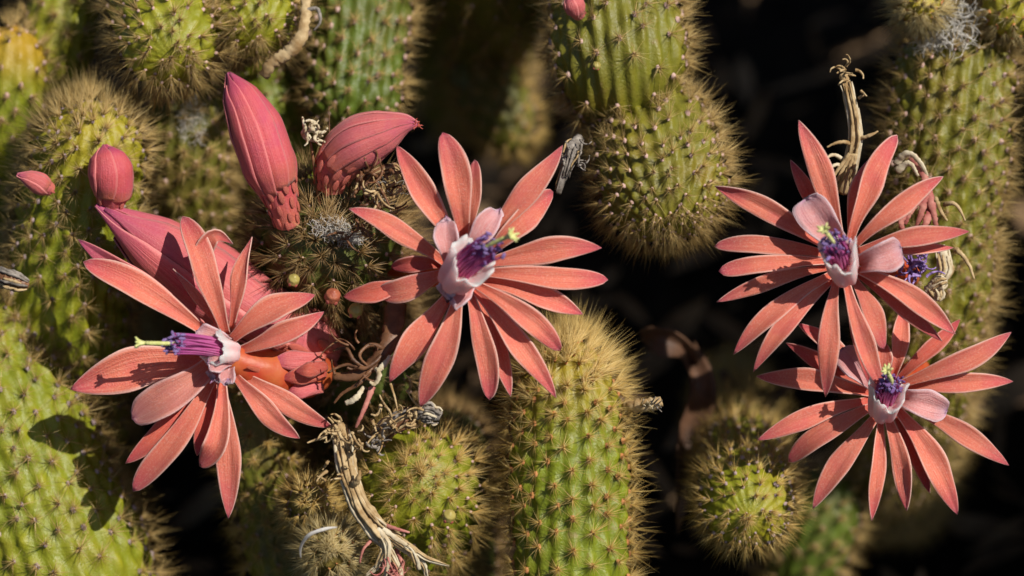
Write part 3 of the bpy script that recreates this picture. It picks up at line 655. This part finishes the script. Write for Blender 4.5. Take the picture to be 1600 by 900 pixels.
# wide-open flower in the middle
flower('wide-open coral flower with magenta filaments, above the golden-crowned green stem', (723, 424), -6, [
    ((681, 405), (545, 326), 40, 1, dict(bow=10)), ((711, 361), (620, 227), 50, 0.5, dict(bow=-4)), ((727, 356), (692, 207), 52, -0.5, dict(shape='round', bow=6)),
    ((738, 350), (742, 250), 36, 3, dict(shape='round')), ((768, 361), (879, 227), 44, 1, dict(bow=5)), ((785, 385), (864, 300), 46, 2.5, dict(shape='round', bow=-4)),
    ((765, 408), (940, 387), 52, 0.5, dict(bow=-8, shape='point')), ((760, 427), (950, 437), 42, 1.5, dict(bow=0, shape='round')),
    ((762, 445), (911, 491), 42, 3, dict(bow=-8)), ((752, 452), (876, 548), 44, -1.0, dict(bow=-8, shape='round')), ((744, 462), (869, 622), 46, 1.5, dict(bow=-8)),
    ((757, 470), (798, 620), 36, 4.5, dict(bow=-6)), ((738, 466), (765, 625), 42, 1.8, dict(bow=-8, shape='round')), ((712, 478), (657, 636), 54, 1.2, dict(bow=-5)),
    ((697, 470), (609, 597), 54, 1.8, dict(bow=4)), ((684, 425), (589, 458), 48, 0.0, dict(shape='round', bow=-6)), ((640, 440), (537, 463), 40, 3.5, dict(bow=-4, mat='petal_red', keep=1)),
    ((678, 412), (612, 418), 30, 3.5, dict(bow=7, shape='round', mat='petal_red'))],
    [((703, 412), (697, 334), 40, -3.0, dict(shape='point')), ((728, 395), (785, 320), 40, -2.5, dict(shape='point')), ((726, 448), (694, 478), 52, -3.0, dict(rise=1, drop=0.0))],
    [(714, 432, -11), (737, 406, -16), (766, 382, -21), (793, 370, -24)], 33, [(723, 424, -3), (690, 425, 10), (620, 420, 26)], seed=10, vis=6)

# flower with the style pointing sideways
sideways = flower('coral flower with style pointing sideways and glossy orange tube, beside the half-closed pink flower', (352, 556), 0, [
    ((354, 505), (285, 338), 46, -1, dict(shape='round', bow=6, rise=4)), ((352, 500), (364, 381), 40, 1.0, dict(via=[(332, 450), (318, 400), (336, 368, -2)], shape='long', drop=1.0)),
    ((367, 490), (394, 370), 32, 1, dict(drop=0.5, bow=-4, shape='long', roll=0.5)), ((350, 505), (270, 420), 22, 1.0, dict(drop=0.5, bow=4, shape='long', roll=0.7)),
    ((366, 520), (492, 461), 52, -2, dict(bow=-12)), ((378, 545), (506, 487), 42, 0, dict(bow=6)),
    ((378, 592), (520, 668), 42, 1, dict(bow=4)), ((371, 598), (468, 685), 42, -1, dict(bow=6)),
    ((340, 625), (357, 810), 50, 3, dict(bow=-8)), ((345, 605), (312, 728), 46, -0.5, dict(via=[(346, 650), (338, 700, -1)], shape='round', roll=-0.5)),
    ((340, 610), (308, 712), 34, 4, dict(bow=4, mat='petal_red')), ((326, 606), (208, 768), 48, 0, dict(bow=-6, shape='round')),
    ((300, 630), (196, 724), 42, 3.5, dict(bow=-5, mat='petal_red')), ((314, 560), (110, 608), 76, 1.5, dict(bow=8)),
    ((318, 508), (130, 409), 50, 0.5, dict(bow=8, shape='round')), ((318, 500), (122, 374), 46, 5, dict(bow=0, mat='bud_pink'))],
    [((326, 572), (206, 656), 58, -1.5, dict(frill=0.10, rise=3, mat='petal_blush', bow=-6)), ((352, 572), (328, 600), 30, -5, dict(rise=0, drop=0)), ((360, 575), (352, 604), 26, -6, dict(rise=0, drop=0)), ((356, 536), (306, 516), 34, -4, dict(rise=1, drop=0.0, frill=0.1)), ((358, 565), (322, 566), 30, -7, dict(rise=1, drop=0.0, frill=0.3))],
    [(356, 550, -4), (332, 543, -7), (266, 537, -13), (222, 536, -14)], 25, [(358, 560, 3), (425, 582, 8), (468, 588, 13), (500, 572, 26)], light=True, slim=0.88, seed=40, tube_r=(24, 37, 37, 26), vis=12)

for k, (bb, tt_, ww, ly) in enumerate((((508, 560), (424, 566), 34, 2.0), ((510, 585), (440, 592), 30, 1.5), ((506, 604), (446, 616), 28, 3.0), ((512, 572), (462, 580), 26, -0.5))):
    petal(sideways, 'bract', bb, tt_, ww, ly, z0=2, seed=300 + k, mat='bud_pink' if k % 2 == 0 else 'petal_red', cup=-0.25, rise=1.5, drop=1.0, base_w=0.6)
# upper of the stacked pair
flower('upper coral flower of the overlapping pair, beside the upright dried tan tube', (1317, 408), -4, [
    ((1315, 365), (1248, 188), 46, 0, dict(shape='point', bow=4)), ((1290, 350), (1235, 250), 34, 5, dict(mat='petal_red')), ((1278, 372), (1117, 291), 42, 1, dict(bow=6)),
    ((1285, 395), (1116, 385), 36, 3, dict(bow=10, shape='round')), ((1284, 410), (1123, 424), 34, 1.0, dict(bow=6, shape='blunt')), ((1282, 424), (1120, 472), 34, 2.5, dict(bow=8)),
    ((1296, 438), (1146, 554), 40, 0.5, dict(bow=14)), ((1300, 442), (1177, 581), 38, 1.5, dict(bow=10)), ((1303, 448), (1290, 620), 40, 0, dict(bow=4)),
    ((1324, 450), (1383, 616), 40, -0.5, dict(bow=6)), ((1335, 440), (1381, 545), 40, 2.0, dict(bow=-6, shape='round')), ((1346, 425), (1493, 522), 42, -0.5, dict(bow=-10)),
    ((1342, 432), (1472, 533), 34, 3.5, dict(bow=-4, mat='petal_red')), ((1352, 386), (1514, 362), 42, 1, dict(bow=-8)), ((1380, 396), (1490, 387), 24, 4, dict(bow=-3)),
    ((1345, 372), (1474, 276), 42, 0.5, dict(bow=-8)), ((1333, 366), (1402, 211), 46, 0, dict(bow=-10, shape='round')), ((1334, 366), (1362, 246), 36, 3.5, dict(bow=-6)),
    ((1326, 448), (1358, 600), 30, 4.5, dict(mat='petal_red'))],
    [((1306, 375), (1256, 308), 58, -3, dict(frill=0.2)), ((1345, 413), (1410, 386), 50, -3, dict(frill=0.2))],
    [(1318, 422, -9), (1310, 392, -15), (1301, 377, -19), (1290, 362, -22)], 28, [(1320, 408, 0), (1370, 420, 14), (1420, 430, 24)], seed=80, slim=0.85, vis=5)

# lower of the stacked pair
flower('lower coral flower of the overlapping pair, partly covered by the upper flower', (1384, 622), 6, [
    ((1351, 610), (1182, 588), 44, 1, dict(bow=4)), ((1347, 627), (1183, 688), 38, 1, dict(bow=8)), ((1355, 639), (1232, 722), 42, 0.5, dict(bow=6, shape='round')),
    ((1367, 655), (1270, 795), 42, 0.5, dict(bow=4)), ((1373, 660), (1362, 814), 32, 2.5, dict(bow=0, roll=0.5)), ((1386, 655), (1417, 798), 38, 1, dict(bow=-6)),
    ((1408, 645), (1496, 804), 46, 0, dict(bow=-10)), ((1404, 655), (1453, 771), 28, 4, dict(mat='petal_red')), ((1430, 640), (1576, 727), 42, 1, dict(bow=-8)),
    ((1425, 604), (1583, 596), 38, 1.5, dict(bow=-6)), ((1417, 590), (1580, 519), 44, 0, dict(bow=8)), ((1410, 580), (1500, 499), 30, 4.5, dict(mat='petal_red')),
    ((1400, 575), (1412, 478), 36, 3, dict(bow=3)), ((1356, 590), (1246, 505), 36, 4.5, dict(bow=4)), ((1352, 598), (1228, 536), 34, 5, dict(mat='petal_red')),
    ((1378, 585), (1378, 530), 38, 4)],
    [((1408, 622), (1481, 642), 46, -3, dict(frill=0.15)), ((1362, 600), (1316, 542), 44, -1, dict(frill=0.15))],
    [(1381, 637, 1), (1388, 609, -4), (1393, 596, -8), (1387, 582, -11)], 28, [(1384, 622, 9), (1410, 600, 22), (1435, 580, 32)], seed=120, slim=0.86, vis=4)

# ------------------------------------------------------------------ buds
def bud(label, path, radii, mat='bud', n=7, open_=0.0, group='closed buds', seed=0, scales=10, cat='bud', core='scale', frill=0):
    """path (px, py, off) from base to tip with radii px"""
    rng = np.random.default_rng(seed)
    root = thing('cactus_bud', P(*path[0]), label, cat, group)
    c = catmull([P(*q) for q in path], 40); tt, a, b = frames(c)
    rr = catmull(np.array([[r * PX(0)] for r in radii]), 40)[:, 0]; rr = np.maximum(rr, 0.00008)
    th = np.linspace(0, 2 * np.pi, 20, endpoint=False)
    V = c[:, None] + (rr * 0.93)[:, None, None] * (np.cos(th)[None, :, None] * a[:, None] + np.sin(th)[None, :, None] * b[:, None])
    uv = np.stack(np.meshgrid(np.linspace(0, 1, 40), np.linspace(0.2, 0.8, 20), indexing='ij'), -1).reshape(-1, 2)
    build('core', V.reshape(-1, 3), grid_faces(40, 20, True), None, M[mat], root, uv=uv)
    off0 = rng.uniform(0, 6.28)
    for k in range(n):
        m = 11; s0 = 6 + int(rng.integers(0, 5)); s1 = 39 if k % 2 == 0 else 38 - int(rng.integers(0, 4)); idx = np.linspace(s0, s1, 26)
        f = lambda arr: np.stack([np.interp(idx, np.arange(40), arr[:, q]) for q in range(3)], 1)
        C_, A_, B_ = f(c), f(a), f(b); R_ = np.interp(idx, np.arange(40), rr)
        u = np.linspace(0, 1, 26); v = np.linspace(-1, 1, m)
        half = (0.55 + 0.25 * np.sin(np.pi * np.clip(u * 0.9 + 0.1, 0, 1))) * (1 - 0.55 * smooth(u, 0.75, 1)) * 6.28 / n * 1.0
        an = off0 + 6.28 * k / n + half[:, None] * v[None] + 0.35 * u[:, None]
        R2 = R_[:, None] * (1.0 + 0.085 * v[None] + 0.06 * (1 - np.abs(v))[None] + 0.03 * np.sin(u * 9 + k * 2)[:, None] * v[None]  + open_ * smooth(u, 0.4, 1)[:, None] * (0.4 + 0.6 * (k % 3 == 0)))+ 0.00012
        R2 = R2 * (1 - 0.10 * (1 - smooth(u, 0, 0.22)))[:, None]
        W = C_[:, None] + R2[..., None] * (np.cos(an)[..., None] * A_[:, None] + np.sin(an)[..., None] * B_[:, None])
        uv = np.stack(np.meshgrid(u, (v + 1) / 2, indexing='ij'), -1).reshape(-1, 2)
        o = build('petal', W.reshape(-1, 3), grid_faces(26, m), None, M[mat], root, uv=uv)
        md = o.modifiers.new('thickness', 'SOLIDIFY'); md.thickness = 0.0003; md.offset = 0
    for k in range(scales):
        i = int(1 + 11 * k / max(scales - 1, 1)); an = k * 2.4
        nrm = a[i] * math.cos(an) + b[i] * math.sin(an); z = unit(tt[i] + nrm * 0.1); x = np.cross(z, nrm); y = np.cross(z, x)
        place('scale', SCALE, root, c[i] + nrm * rr[i] * 0.98, x * rr[i] * 0.17, y * rr[i] * 0.08, z * rr[i] * 0.40)
    return root
bud('large closed crimson bud standing upright on the brown-spined crown', [(450, 350, 8), (436, 300, 4), (418, 250, 1), (398, 198, 0), (374, 148, 0), (356, 114, 1)], [21, 29, 39, 38, 25, 2], 'bud', 9, seed=2, scales=34)
b2 = bud('plump pink bud leaning sideways with a frayed lilac tip', [(516, 290, 10), (528, 255, 6), (560, 224, 3), (602, 204, 1), (636, 193, 0), (652, 194, 0)], [25, 36, 39, 30, 12, 3], 'bud_pink', 10, seed=6, scales=30)
tuft(b2, 'frayed_tip', 652, 194, 0, 5, 5, 20, 'scale', 1.3, 0.12, 8)
bud('small dark red bud sitting on the domed yellow-green stem', [(174, 322, 13), (176, 300, 11), (173, 270, 9), (167, 243, 8), (163, 226, 8)], [20, 30, 32, 24, 2], 'bud', 6, seed=4, scales=8)
bud('tiny pale pink bud lying among spines beside the small dark red bud', [(78, 296, 12), (64, 288, 10), (46, 279, 8), (26, 273, 7)], [12, 15, 11, 1], 'bud_pink', 5, seed=5, scales=4)
bud('tiny rosy bud on the hanging stem with the waist', [(904, 22, 13), (897, 8, 10), (890, -8, 9)], [12, 14, 3], 'bud_pink', 5, seed=9, scales=3)
bud('half-closed pink flower lying behind the flower with the sideways style', [(505, 552, 28), (470, 525, 22), (415, 495, 19), (330, 445, 18), (235, 380, 14), (150, 320, 10)], [38, 52, 50, 62, 44, 3], 'bud_pink', 6, open_=0.10, seed=13, scales=18, cat='flower')

# ------------------------------------------------------------------ dried remains
def strand(root, name, pix, r, mat, sides=6, lump=0.25, flat=1.0, seed=0, n=None, taper=0.4, ridges=0):
    pts = [P(*q) for q in pix]; k = len(pts)
    rad = [r * PX(0) * (1 - (1 - taper) * i / (k - 1)) for i in range(k)] if not isinstance(r, (list, tuple)) else [x * PX(0) for x in r]
    v, q, t, al = tube_geo(pts, rad, sides, n or 8 * k, lump, flat, ridges, seed)
    return build(name, v, q, t, M[mat], root, attrs={'along': al})
def curls(root, name, cx, cy, off, count, length, r, mat, rng, spread=10, direction=None, wide=6.28):
    for i in range(count):
        x, y, o = cx + rng.normal(0, spread), cy + rng.normal(0, spread), off + rng.normal(0, 1.2)
        a = (direction if direction is not None else 0) + rng.uniform(-wide / 2, wide / 2); turn = rng.uniform(-0.55, 0.55); pts = [(x, y, o)]
        L = length * rng.uniform(0.6, 1.3)
        for k in range(5):
            x += math.cos(a) * L / 5; y += math.sin(a) * L / 5; o += rng.normal(-0.4, 0.8); a += turn; turn *= 1.15; pts.append((x, y, o))
        strand(root, name, pts, r * rng.uniform(0.7, 1.3), mat, 5, 0.2, 1.0, int(rng.integers(1e6)))

def fibrous(root, path, radii, count, mats, seed=0, core='dry_tan', fray=0.15, fw=0.30):
    """shrivelled tube: a dark core wrapped by many long dry fibres"""
    rng = np.random.default_rng(seed); k = len(path)
    strand(root, 'tube', path, [r * 0.72 for r in radii], core, 12, 0.22, 0.75, seed, 10 * k)
    for i in range(count):
        an = 6.28 * i / count + rng.uniform(-.2, .2); sw = rng.uniform(-0.5, 0.5); s0 = rng.uniform(0, 0.35); s1 = rng.uniform(0.7, 1.05); pts = []
        c = np.array(path, float); nn = 7
        for t in np.linspace(s0, min(s1, 1), nn):
            q = np.array([np.interp(t, np.linspace(0, 1, k), c[:, d]) for d in range(3)]); e = np.array([np.interp(min(1, t + .05), np.linspace(0, 1, k), c[:, d]) - np.interp(max(0, t - .05), np.linspace(0, 1, k), c[:, d]) for d in range(2)])
            e /= max(np.linalg.norm(e), 1e-6); r = np.interp(t, np.linspace(0, 1, k), radii) * rng.uniform(0.8, 1.12) * (1 + fray * (t > 0.8) * rng.random()); a = an + sw * t
            pts.append((q[0] - e[1] * r * math.cos(a), q[1] + e[0] * r * math.cos(a), q[2] + 0.13 * r * math.sin(a)))
        strand(root, 'strand', pts, [fw * 0.75 * np.mean(radii) * f for f in (0.5, 0.9, 1, 1, 1, 0.8, 0.4)], mats[int(rng.integers(len(mats)))], 5, 0.22, 0.6, int(rng.integers(1e6)), 18)

def withered(label, loc, cat='dried flower', group='dried flower remains', name='withered_flower'):
    return thing(name, P(*loc), label, cat, group)
rg = np.random.default_rng(77)
# upright tan tube by the stacked pair
w = withered('upright dried tan flower tube with frayed top, behind the upper flower of the pair', (1310, 320, 16))
fibrous(w, [(1318, 116, 8), (1326, 145, 7), (1334, 180, 7), (1338, 215, 8), (1330, 255, 10), (1315, 300, 14)], [10, 8, 9, 10, 12, 14], 18, ('dry_tan', 'dry_cream', 'dry_cream'), 5)
for dx in (-16, -8, 3, 12): strand(w, 'strand', [(1333 + dx * .3, 240, 6), (1322 + dx, 270, 7), (1312 + dx * 1.8, 305, 8)], 4, 'dry_tan', seed=int(dx + 60))
curls(w, 'strand', 1318, 112, 7, 9, 18, 2.5, 'dry_tan', rg, 5, -1.57, 4); curls(w, 'strand', 1346, 150, 7, 2, 16, 2.5, 'dry_tan', rg, 4, 0, 2)
strand(w, 'strand', [(1330, 225, 8), (1312, 222, 6), (1292, 230, 6)], 4, 'dry_tan'); strand(w, 'strand', [(1340, 216, 8), (1358, 212, 6), (1372, 205, 6)], 4, 'dry_tan')
strand(w, 'strand', [(1318, 250, 8), (1300, 242, 7), (1290, 250, 6)], 4, 'dry_cream'); strand(w, 'strand', [(1316, 262, 8), (1304, 258, 6), (1294, 268, 6)], 4, 'dry_cream')
# withered flower with purple stamens
w = withered('withered flower with limp pink strands and purple stamens between the pair and the woolly stem', (1450, 420, 22))
for pts in ([(1424, 245, 14), (1442, 270, 12), (1448, 300, 12), (1452, 350, 14)], [(1445, 300, 12), (1440, 330, 12), (1430, 360, 14)], [(1436, 310, 12), (1422, 330, 11), (1414, 350, 12)], [(1450, 300, 12), (1458, 330, 12), (1464, 360, 14)], [(1420, 330, 12), (1408, 345, 11), (1412, 362, 12)], [(1455, 330, 13), (1446, 350, 12), (1444, 380, 14)]):
    strand(w, 'withered_petal', pts, 8, 'dry_pink', 7, 0.25, 0.5, int(pts[0][0]))
for pts in ([(1400, 256, 14), (1422, 240, 11), (1440, 258, 11), (1450, 285, 13)], [(1402, 268, 14), (1420, 255, 12), (1434, 275, 12)]):
    strand(w, 'strand', pts, 7, 'dry_cream', 7, 0.2, 0.6, int(pts[1][0]))
for pts in ([(1470, 385, 12), (1478, 420, 11), (1460, 455, 12)], [(1455, 440, 12), (1464, 460, 11), (1462, 470, 11)], [(1448, 455, 12), (1470, 442, 10), (1480, 440, 10)]):
    fibrous(w, pts, [10, 11, 5], 9, ('dry_cream', 'dry_tan', 'dry_cream'), int(pts[0][0]), 'dry_cream', fw=0.4)
for pts in ([(1475, 320, 16), (1490, 318, 14), (1508, 345, 13)], [(1495, 390, 14), (1512, 410, 13), (1522, 436, 13)], [(1462, 310, 15), (1470, 330, 13), (1480, 345, 13)]):
    strand(w, 'strand', pts, 4.5, 'dry_tan', 6, 0.25, 1, int(pts[0][0]))
curls(w, 'stamen', 1430, 418, 12, 26, 26, 2.2, 'anther_light', rg, 12); curls(w, 'stamen', 1430, 418, 13, 10, 22, 2.5, 'anther', rg, 10)
# torn tube at the bottom
w = withered('torn tan dried flower tube splitting into fraying strands, on the rounded golden-spined stem', (600, 840, 10))
fibrous(w, [(530, 664, 6), (537, 700, 3), (545, 745, 1), (562, 792, 0), (590, 828, 0), (618, 848, 1)], [14, 16, 12, 13, 16, 17], 30, ('dry_tan', 'dry_cream', 'dry_tan'), 3)
for i, pts in enumerate(([(596, 825, -1), (635, 852, -1), (668, 874, 0), (702, 884, 1)], [(600, 835, 0), (640, 862, 0), (662, 882, 1), (668, 905, 2)], [(590, 830, -1), (600, 860, -1), (590, 885, 0), (572, 900, 1)], [(596, 835, 0), (612, 868, 0), (624, 890, 1), (628, 912, 2)], [(590, 826, -1), (606, 850, -2), (605, 880, -1), (600, 910, 1)], [(612, 840, 0), (645, 860, -1), (655, 890, 1)])):
    fibrous(w, pts, [6, 5, 4, 2][:len(pts)], 7, ('dry_tan', 'dry_cream', 'dry_cream'), i, 'dry_cream', fw=0.5)
for i, pts in enumerate(([(575, 820, 1), (580, 842, 0), (568, 858, -1), (562, 880, 0)], [(604, 862, 2), (612, 880, 1), (622, 900, 1)], [(618, 858, 2), (628, 880, 1), (630, 900, 2)], [(600, 820, 0), (625, 828, -2), (640, 832, -2)])):
    strand(w, 'strand', pts, 4, 'dry_pink', 6, 0.2, 0.7, i + 20)
curls(w, 'strand', 526, 672, 1, 12, 24, 2.6, 'dry_tan', rg, 8, 3.14, 3.6); curls(w, 'strand', 520, 735, 1, 6, 20, 2.6, 'dry_tan', rg, 10, 3.14, 2); curls(w, 'strand', 545, 690, -1, 8, 22, 2.6, 'dry_tan', rg, 12)
strand(w, 'strand', [(552, 756, -1), (560, 748, -3), (562, 735, -3)], 6, 'dry_tan')
curls(w, 'stamen', 615, 880, 1, 22, 30, 2.0, 'dry_pink', rg, 9, 1.4, 1.4)
# grey ended one
w = withered('crumpled orange-brown dried bloom with a grey end, below the wide-open flower', (610, 690, 12))
fibrous(w, [(584, 690, 8), (606, 668, 5), (630, 655, 4), (652, 648, 4)], [13, 15, 14, 12], 14, ('dry_tan', 'dry_brown', 'dry_grey'), 8)
fibrous(w, [(650, 650, 4), (668, 645, 3), (688, 652, 3)], [9, 15, 11], 16, ('dry_grey', 'dry_grey', 'dry_cream'), 9, 'dry_grey')
curls(w, 'strand', 600, 665, 2, 10, 26, 2.8, 'dry_tan', rg, 12); curls(w, 'strand', 640, 645, 2, 10, 24, 2.6, 'dry_tan', rg, 12); curls(w, 'strand', 590, 690, 3, 7, 24, 3, 'dry_grey', rg, 9)
# small dry head on a stalk
w = withered('small crumpled dry flower head on a thin stalk between the two pink buds', (500, 320, 10))
strand(w, 'stalk', [(500, 320, 10), (492, 270, 6), (486, 222, 4)], 2.6, 'dry_brown', taper=0.8)
curls(w, 'withered_petal', 484, 206, 3, 22, 17, 3.4, 'dry_cream', rg, 7)
strand(w, 'stalk', [(516, 300, 8), (515, 240, 6), (514, 165, 5)], 2.2, 'dry_brown', taper=0.3)
# brown tangle
w = withered('dark brown tangle of dried petals and curling threads between the two larger flowers', (600, 560, 12))
strand(w, 'tube', [(618, 470, 8), (612, 520, 5), (592, 560, 3), (560, 585, 3), (520, 588, 4)], [16, 15, 12, 9, 6], 'dry_brown', 10, 0.2, 0.6, 12, 34)
for i, pts in enumerate(([(596, 556, 2), (570, 575, 1), (540, 570, 2), (512, 583, 2)], [(585, 570, 3), (560, 600, 1), (535, 615, 2), (522, 630, 3)], [(600, 545, 3), (575, 540, 1), (562, 555, 0), (575, 572, 1)], [(575, 575, 2), (552, 562, 1), (542, 545, 2), (520, 548, 3)])):
    strand(w, 'strand', pts, 4.5, 'dry_brown', 6, 0.2, 0.8, i)
for i, pts in enumerate(([(586, 575, 1), (592, 588, -1), (584, 600, -1), (578, 596, -1)], [(568, 604, 1), (556, 622, 0), (540, 630, 1)], [(610, 556, 1), (598, 572, 0), (590, 580, 0)])):
    strand(w, 'strand', pts, [3, 5, 4, 2][:len(pts)], 'dry_cream', 7, 0.25, 0.4, i + 5)
strand(w, 'strand', [(582, 604, 1), (572, 632, 0), (562, 655, 0), (556, 668, 1)], 5, 'dry_pink', 7, 0.2, 0.6); strand(w, 'strand', [(610, 600, 2), (616, 618, 1), (622, 645, 1)], 2.5, 'dry_tan')
curls(w, 'strand', 545, 560, 2, 9, 34, 2, 'dry_brown', rg, 22)
w = withered('dry brown scraps of old flowers heaped beside the plump pink bud', (590, 320, 12), 'dried scraps')
curls(w, 'strand', 585, 285, 2, 16, 34, 3.2, 'dry_brown', rg, 18); curls(w, 'strand', 600, 300, 1, 14, 30, 2.6, 'dry_tan', rg, 20); curls(w, 'strand', 560, 345, 2, 14, 40, 3.0, 'dry_brown', rg, 26)
fibrous(w, [(556, 300, 6), (585, 272, 3), (618, 262, 4), (632, 280, 6)], [6, 9, 8, 4], 10, ('dry_brown', 'dry_tan', 'dry_cream'), 31, 'dry_brown')
# bristly dry bud
w = withered('little bristly dry bud sticking out of the golden-crowned stem', (984, 634, 16), 'dried bud')
strand(w, 'tube', [(978, 634, 16), (1000, 634, 13), (1018, 632, 12), (1034, 628, 12)], [9, 10, 11, 7], 'dry_tan', 9, 0.3, 0.9, 4, 20)
for i in range(16): strand(w, 'bristle', [(1002 + i * 1.8, 632, 11), (1006 + i * 2 + rg.normal(0, 3), 632 + rg.uniform(-17, 17), 8)], 1.8, 'dry_grey' if i > 7 else 'dry_cream', 4, 0, 1, i, 4)
# grey scrap
w = withered('grey crumpled dry scrap caught on the spines of the hanging stem with the waist', (888, 260, 12), 'dried scrap')
fibrous(w, [(906, 214, 13), (894, 232, 10), (886, 258, 10), (872, 302, 12)], [8, 14, 9, 6], 14, ('dry_grey', 'dry_grey', 'dry_tan'), 4, 'dry_grey')
curls(w, 'strand', 890, 245, 9, 9, 22, 2.6, 'dry_grey', rg, 12)
# twig upper left
w = withered('curled tan dry twig hanging beside the shorter lime stem tip', (478, -4, 34), 'dry twig', None, 'dry_twig')
strand(w, 'twig', [(478, -6, 20), (476, 30, 17), (468, 62, 16), (448, 84, 17), (426, 98, 18), (412, 118, 20)], [8, 9, 11, 10, 10, 9], 'dry_tan', 9, 0.3, 0.7, 4, 36)
strand(w, 'twig', [(476, 18, 18), (496, 14, 17), (500, 34, 17), (490, 48, 18)], 4, 'dry_grey', 6, 0.2)
# white curl
w = withered('white curved thread around the golden ball of young spines', (474, 868, 4), 'dry thread', None, 'dry_thread')
strand(w, 'thread', [(470, 872, 2), (472, 850, -3), (486, 834, -6), (506, 827, -6), (526, 824, -3)], [1.2, 2.4, 3.6, 3.4, 1.5], 'wool', 8, 0.1, 0.7, 2, 30)
# grey stub on the left
w = withered('short grey-brown woody stub on the spines beside the two left stems', (-6, 430, 12), 'woody stub', None, 'woody_stub')
fibrous(w, [(-20, 428, 12), (5, 434, 9), (24, 440, 8), (44, 446, 9)], [13, 15, 14, 8], 16, ('dry_grey', 'dry_tan', 'dry_grey'), 6, 'dry_brown')
# tiny round buds
for (x, y, off, r, mat, lab) in ((459, 437, -2, 10, 'berry', 'tiny round yellow bud among the spines under the brown-spined crown'), (702, 806, 3, 11, 'berry', 'tiny yellow bud on the rounded golden-spined stem'),
        (520, 462, 2, 13, 'berry_red', 'tiny dark red bud beside the half-closed pink flower'), (932, 102, 14, 7, 'berry', 'tiny pale yellow bud on the waisted hanging stem'), (556, 484, 4, 12, 'berry', 'tiny dull yellow bud under the left petals of the wide-open flower')):
    root = thing('small_bud', P(x, y + r, off + 3), lab, 'bud', 'tiny round buds')
    u = -FW * 0.6 + UP * 0.5 + RT * 0.2; c0 = P(x, y, off); q = PX(off) * r
    v, qd, t, al = tube_geo([c0 - unit(u) * q, c0 - unit(u) * q * 0.5, c0 + unit(u) * q * 0.4, c0 + unit(u) * q], [q * 0.5, q * 0.95, q * 0.9, q * 0.15], 12, 16, 0.02)
    body = build('bud_body', v, qd, t, M[mat], root)
    for k in range(5):
        a = k * 1.256; x_ = unit(np.cross(u, RT)); y_ = np.cross(unit(u), x_); nr = x_ * math.cos(a) + y_ * math.sin(a)
        place('scale', SCALE, root, c0 - unit(u) * q * 0.5 + nr * q * 0.85, np.cross(nr, unit(u)) * q * 0.3, nr * q * 0.15, unit(u) * q * 0.4)
# dead leaf in the shade
w = withered('long curled brown dead leaf hanging in the shade right of the golden-crowned stem', (1060, 830, 90), 'dead leaf', None, 'dead_leaf')
lf = petal(w, 'blade', (1072, 548), (1058, 838), 74, 0, z0=66, via=[(1090, 600, -3), (1070, 670, 1), (1064, 750, -3)], seed=3, cup=0.45, shape='point', roll=0.5, frill=0.5, n=34)
lf.data.materials[0] = M['leaf_dead']
lf = petal(w, 'blade', (1080, 570), (1000, 530), 44, 0, z0=64, via=[(1060, 538, -2), (1030, 528, -3)], seed=4, cup=0.5, shape='point', roll=0.4, frill=0.4)
lf.data.materials[0] = M['leaf_dead']
w = withered('curved brown dead leaf on the dark soil behind the stacked flowers', (1190, 620, 118), 'dead leaf', None, 'dead_leaf')
petal(w, 'blade', (1130, 580), (1240, 600), 34, 0, z0=110, via=[(1150, 612), (1190, 622)], mat='petal', seed=5, cup=0.4, shape='long').data.materials[0] = M['leaf_dead']
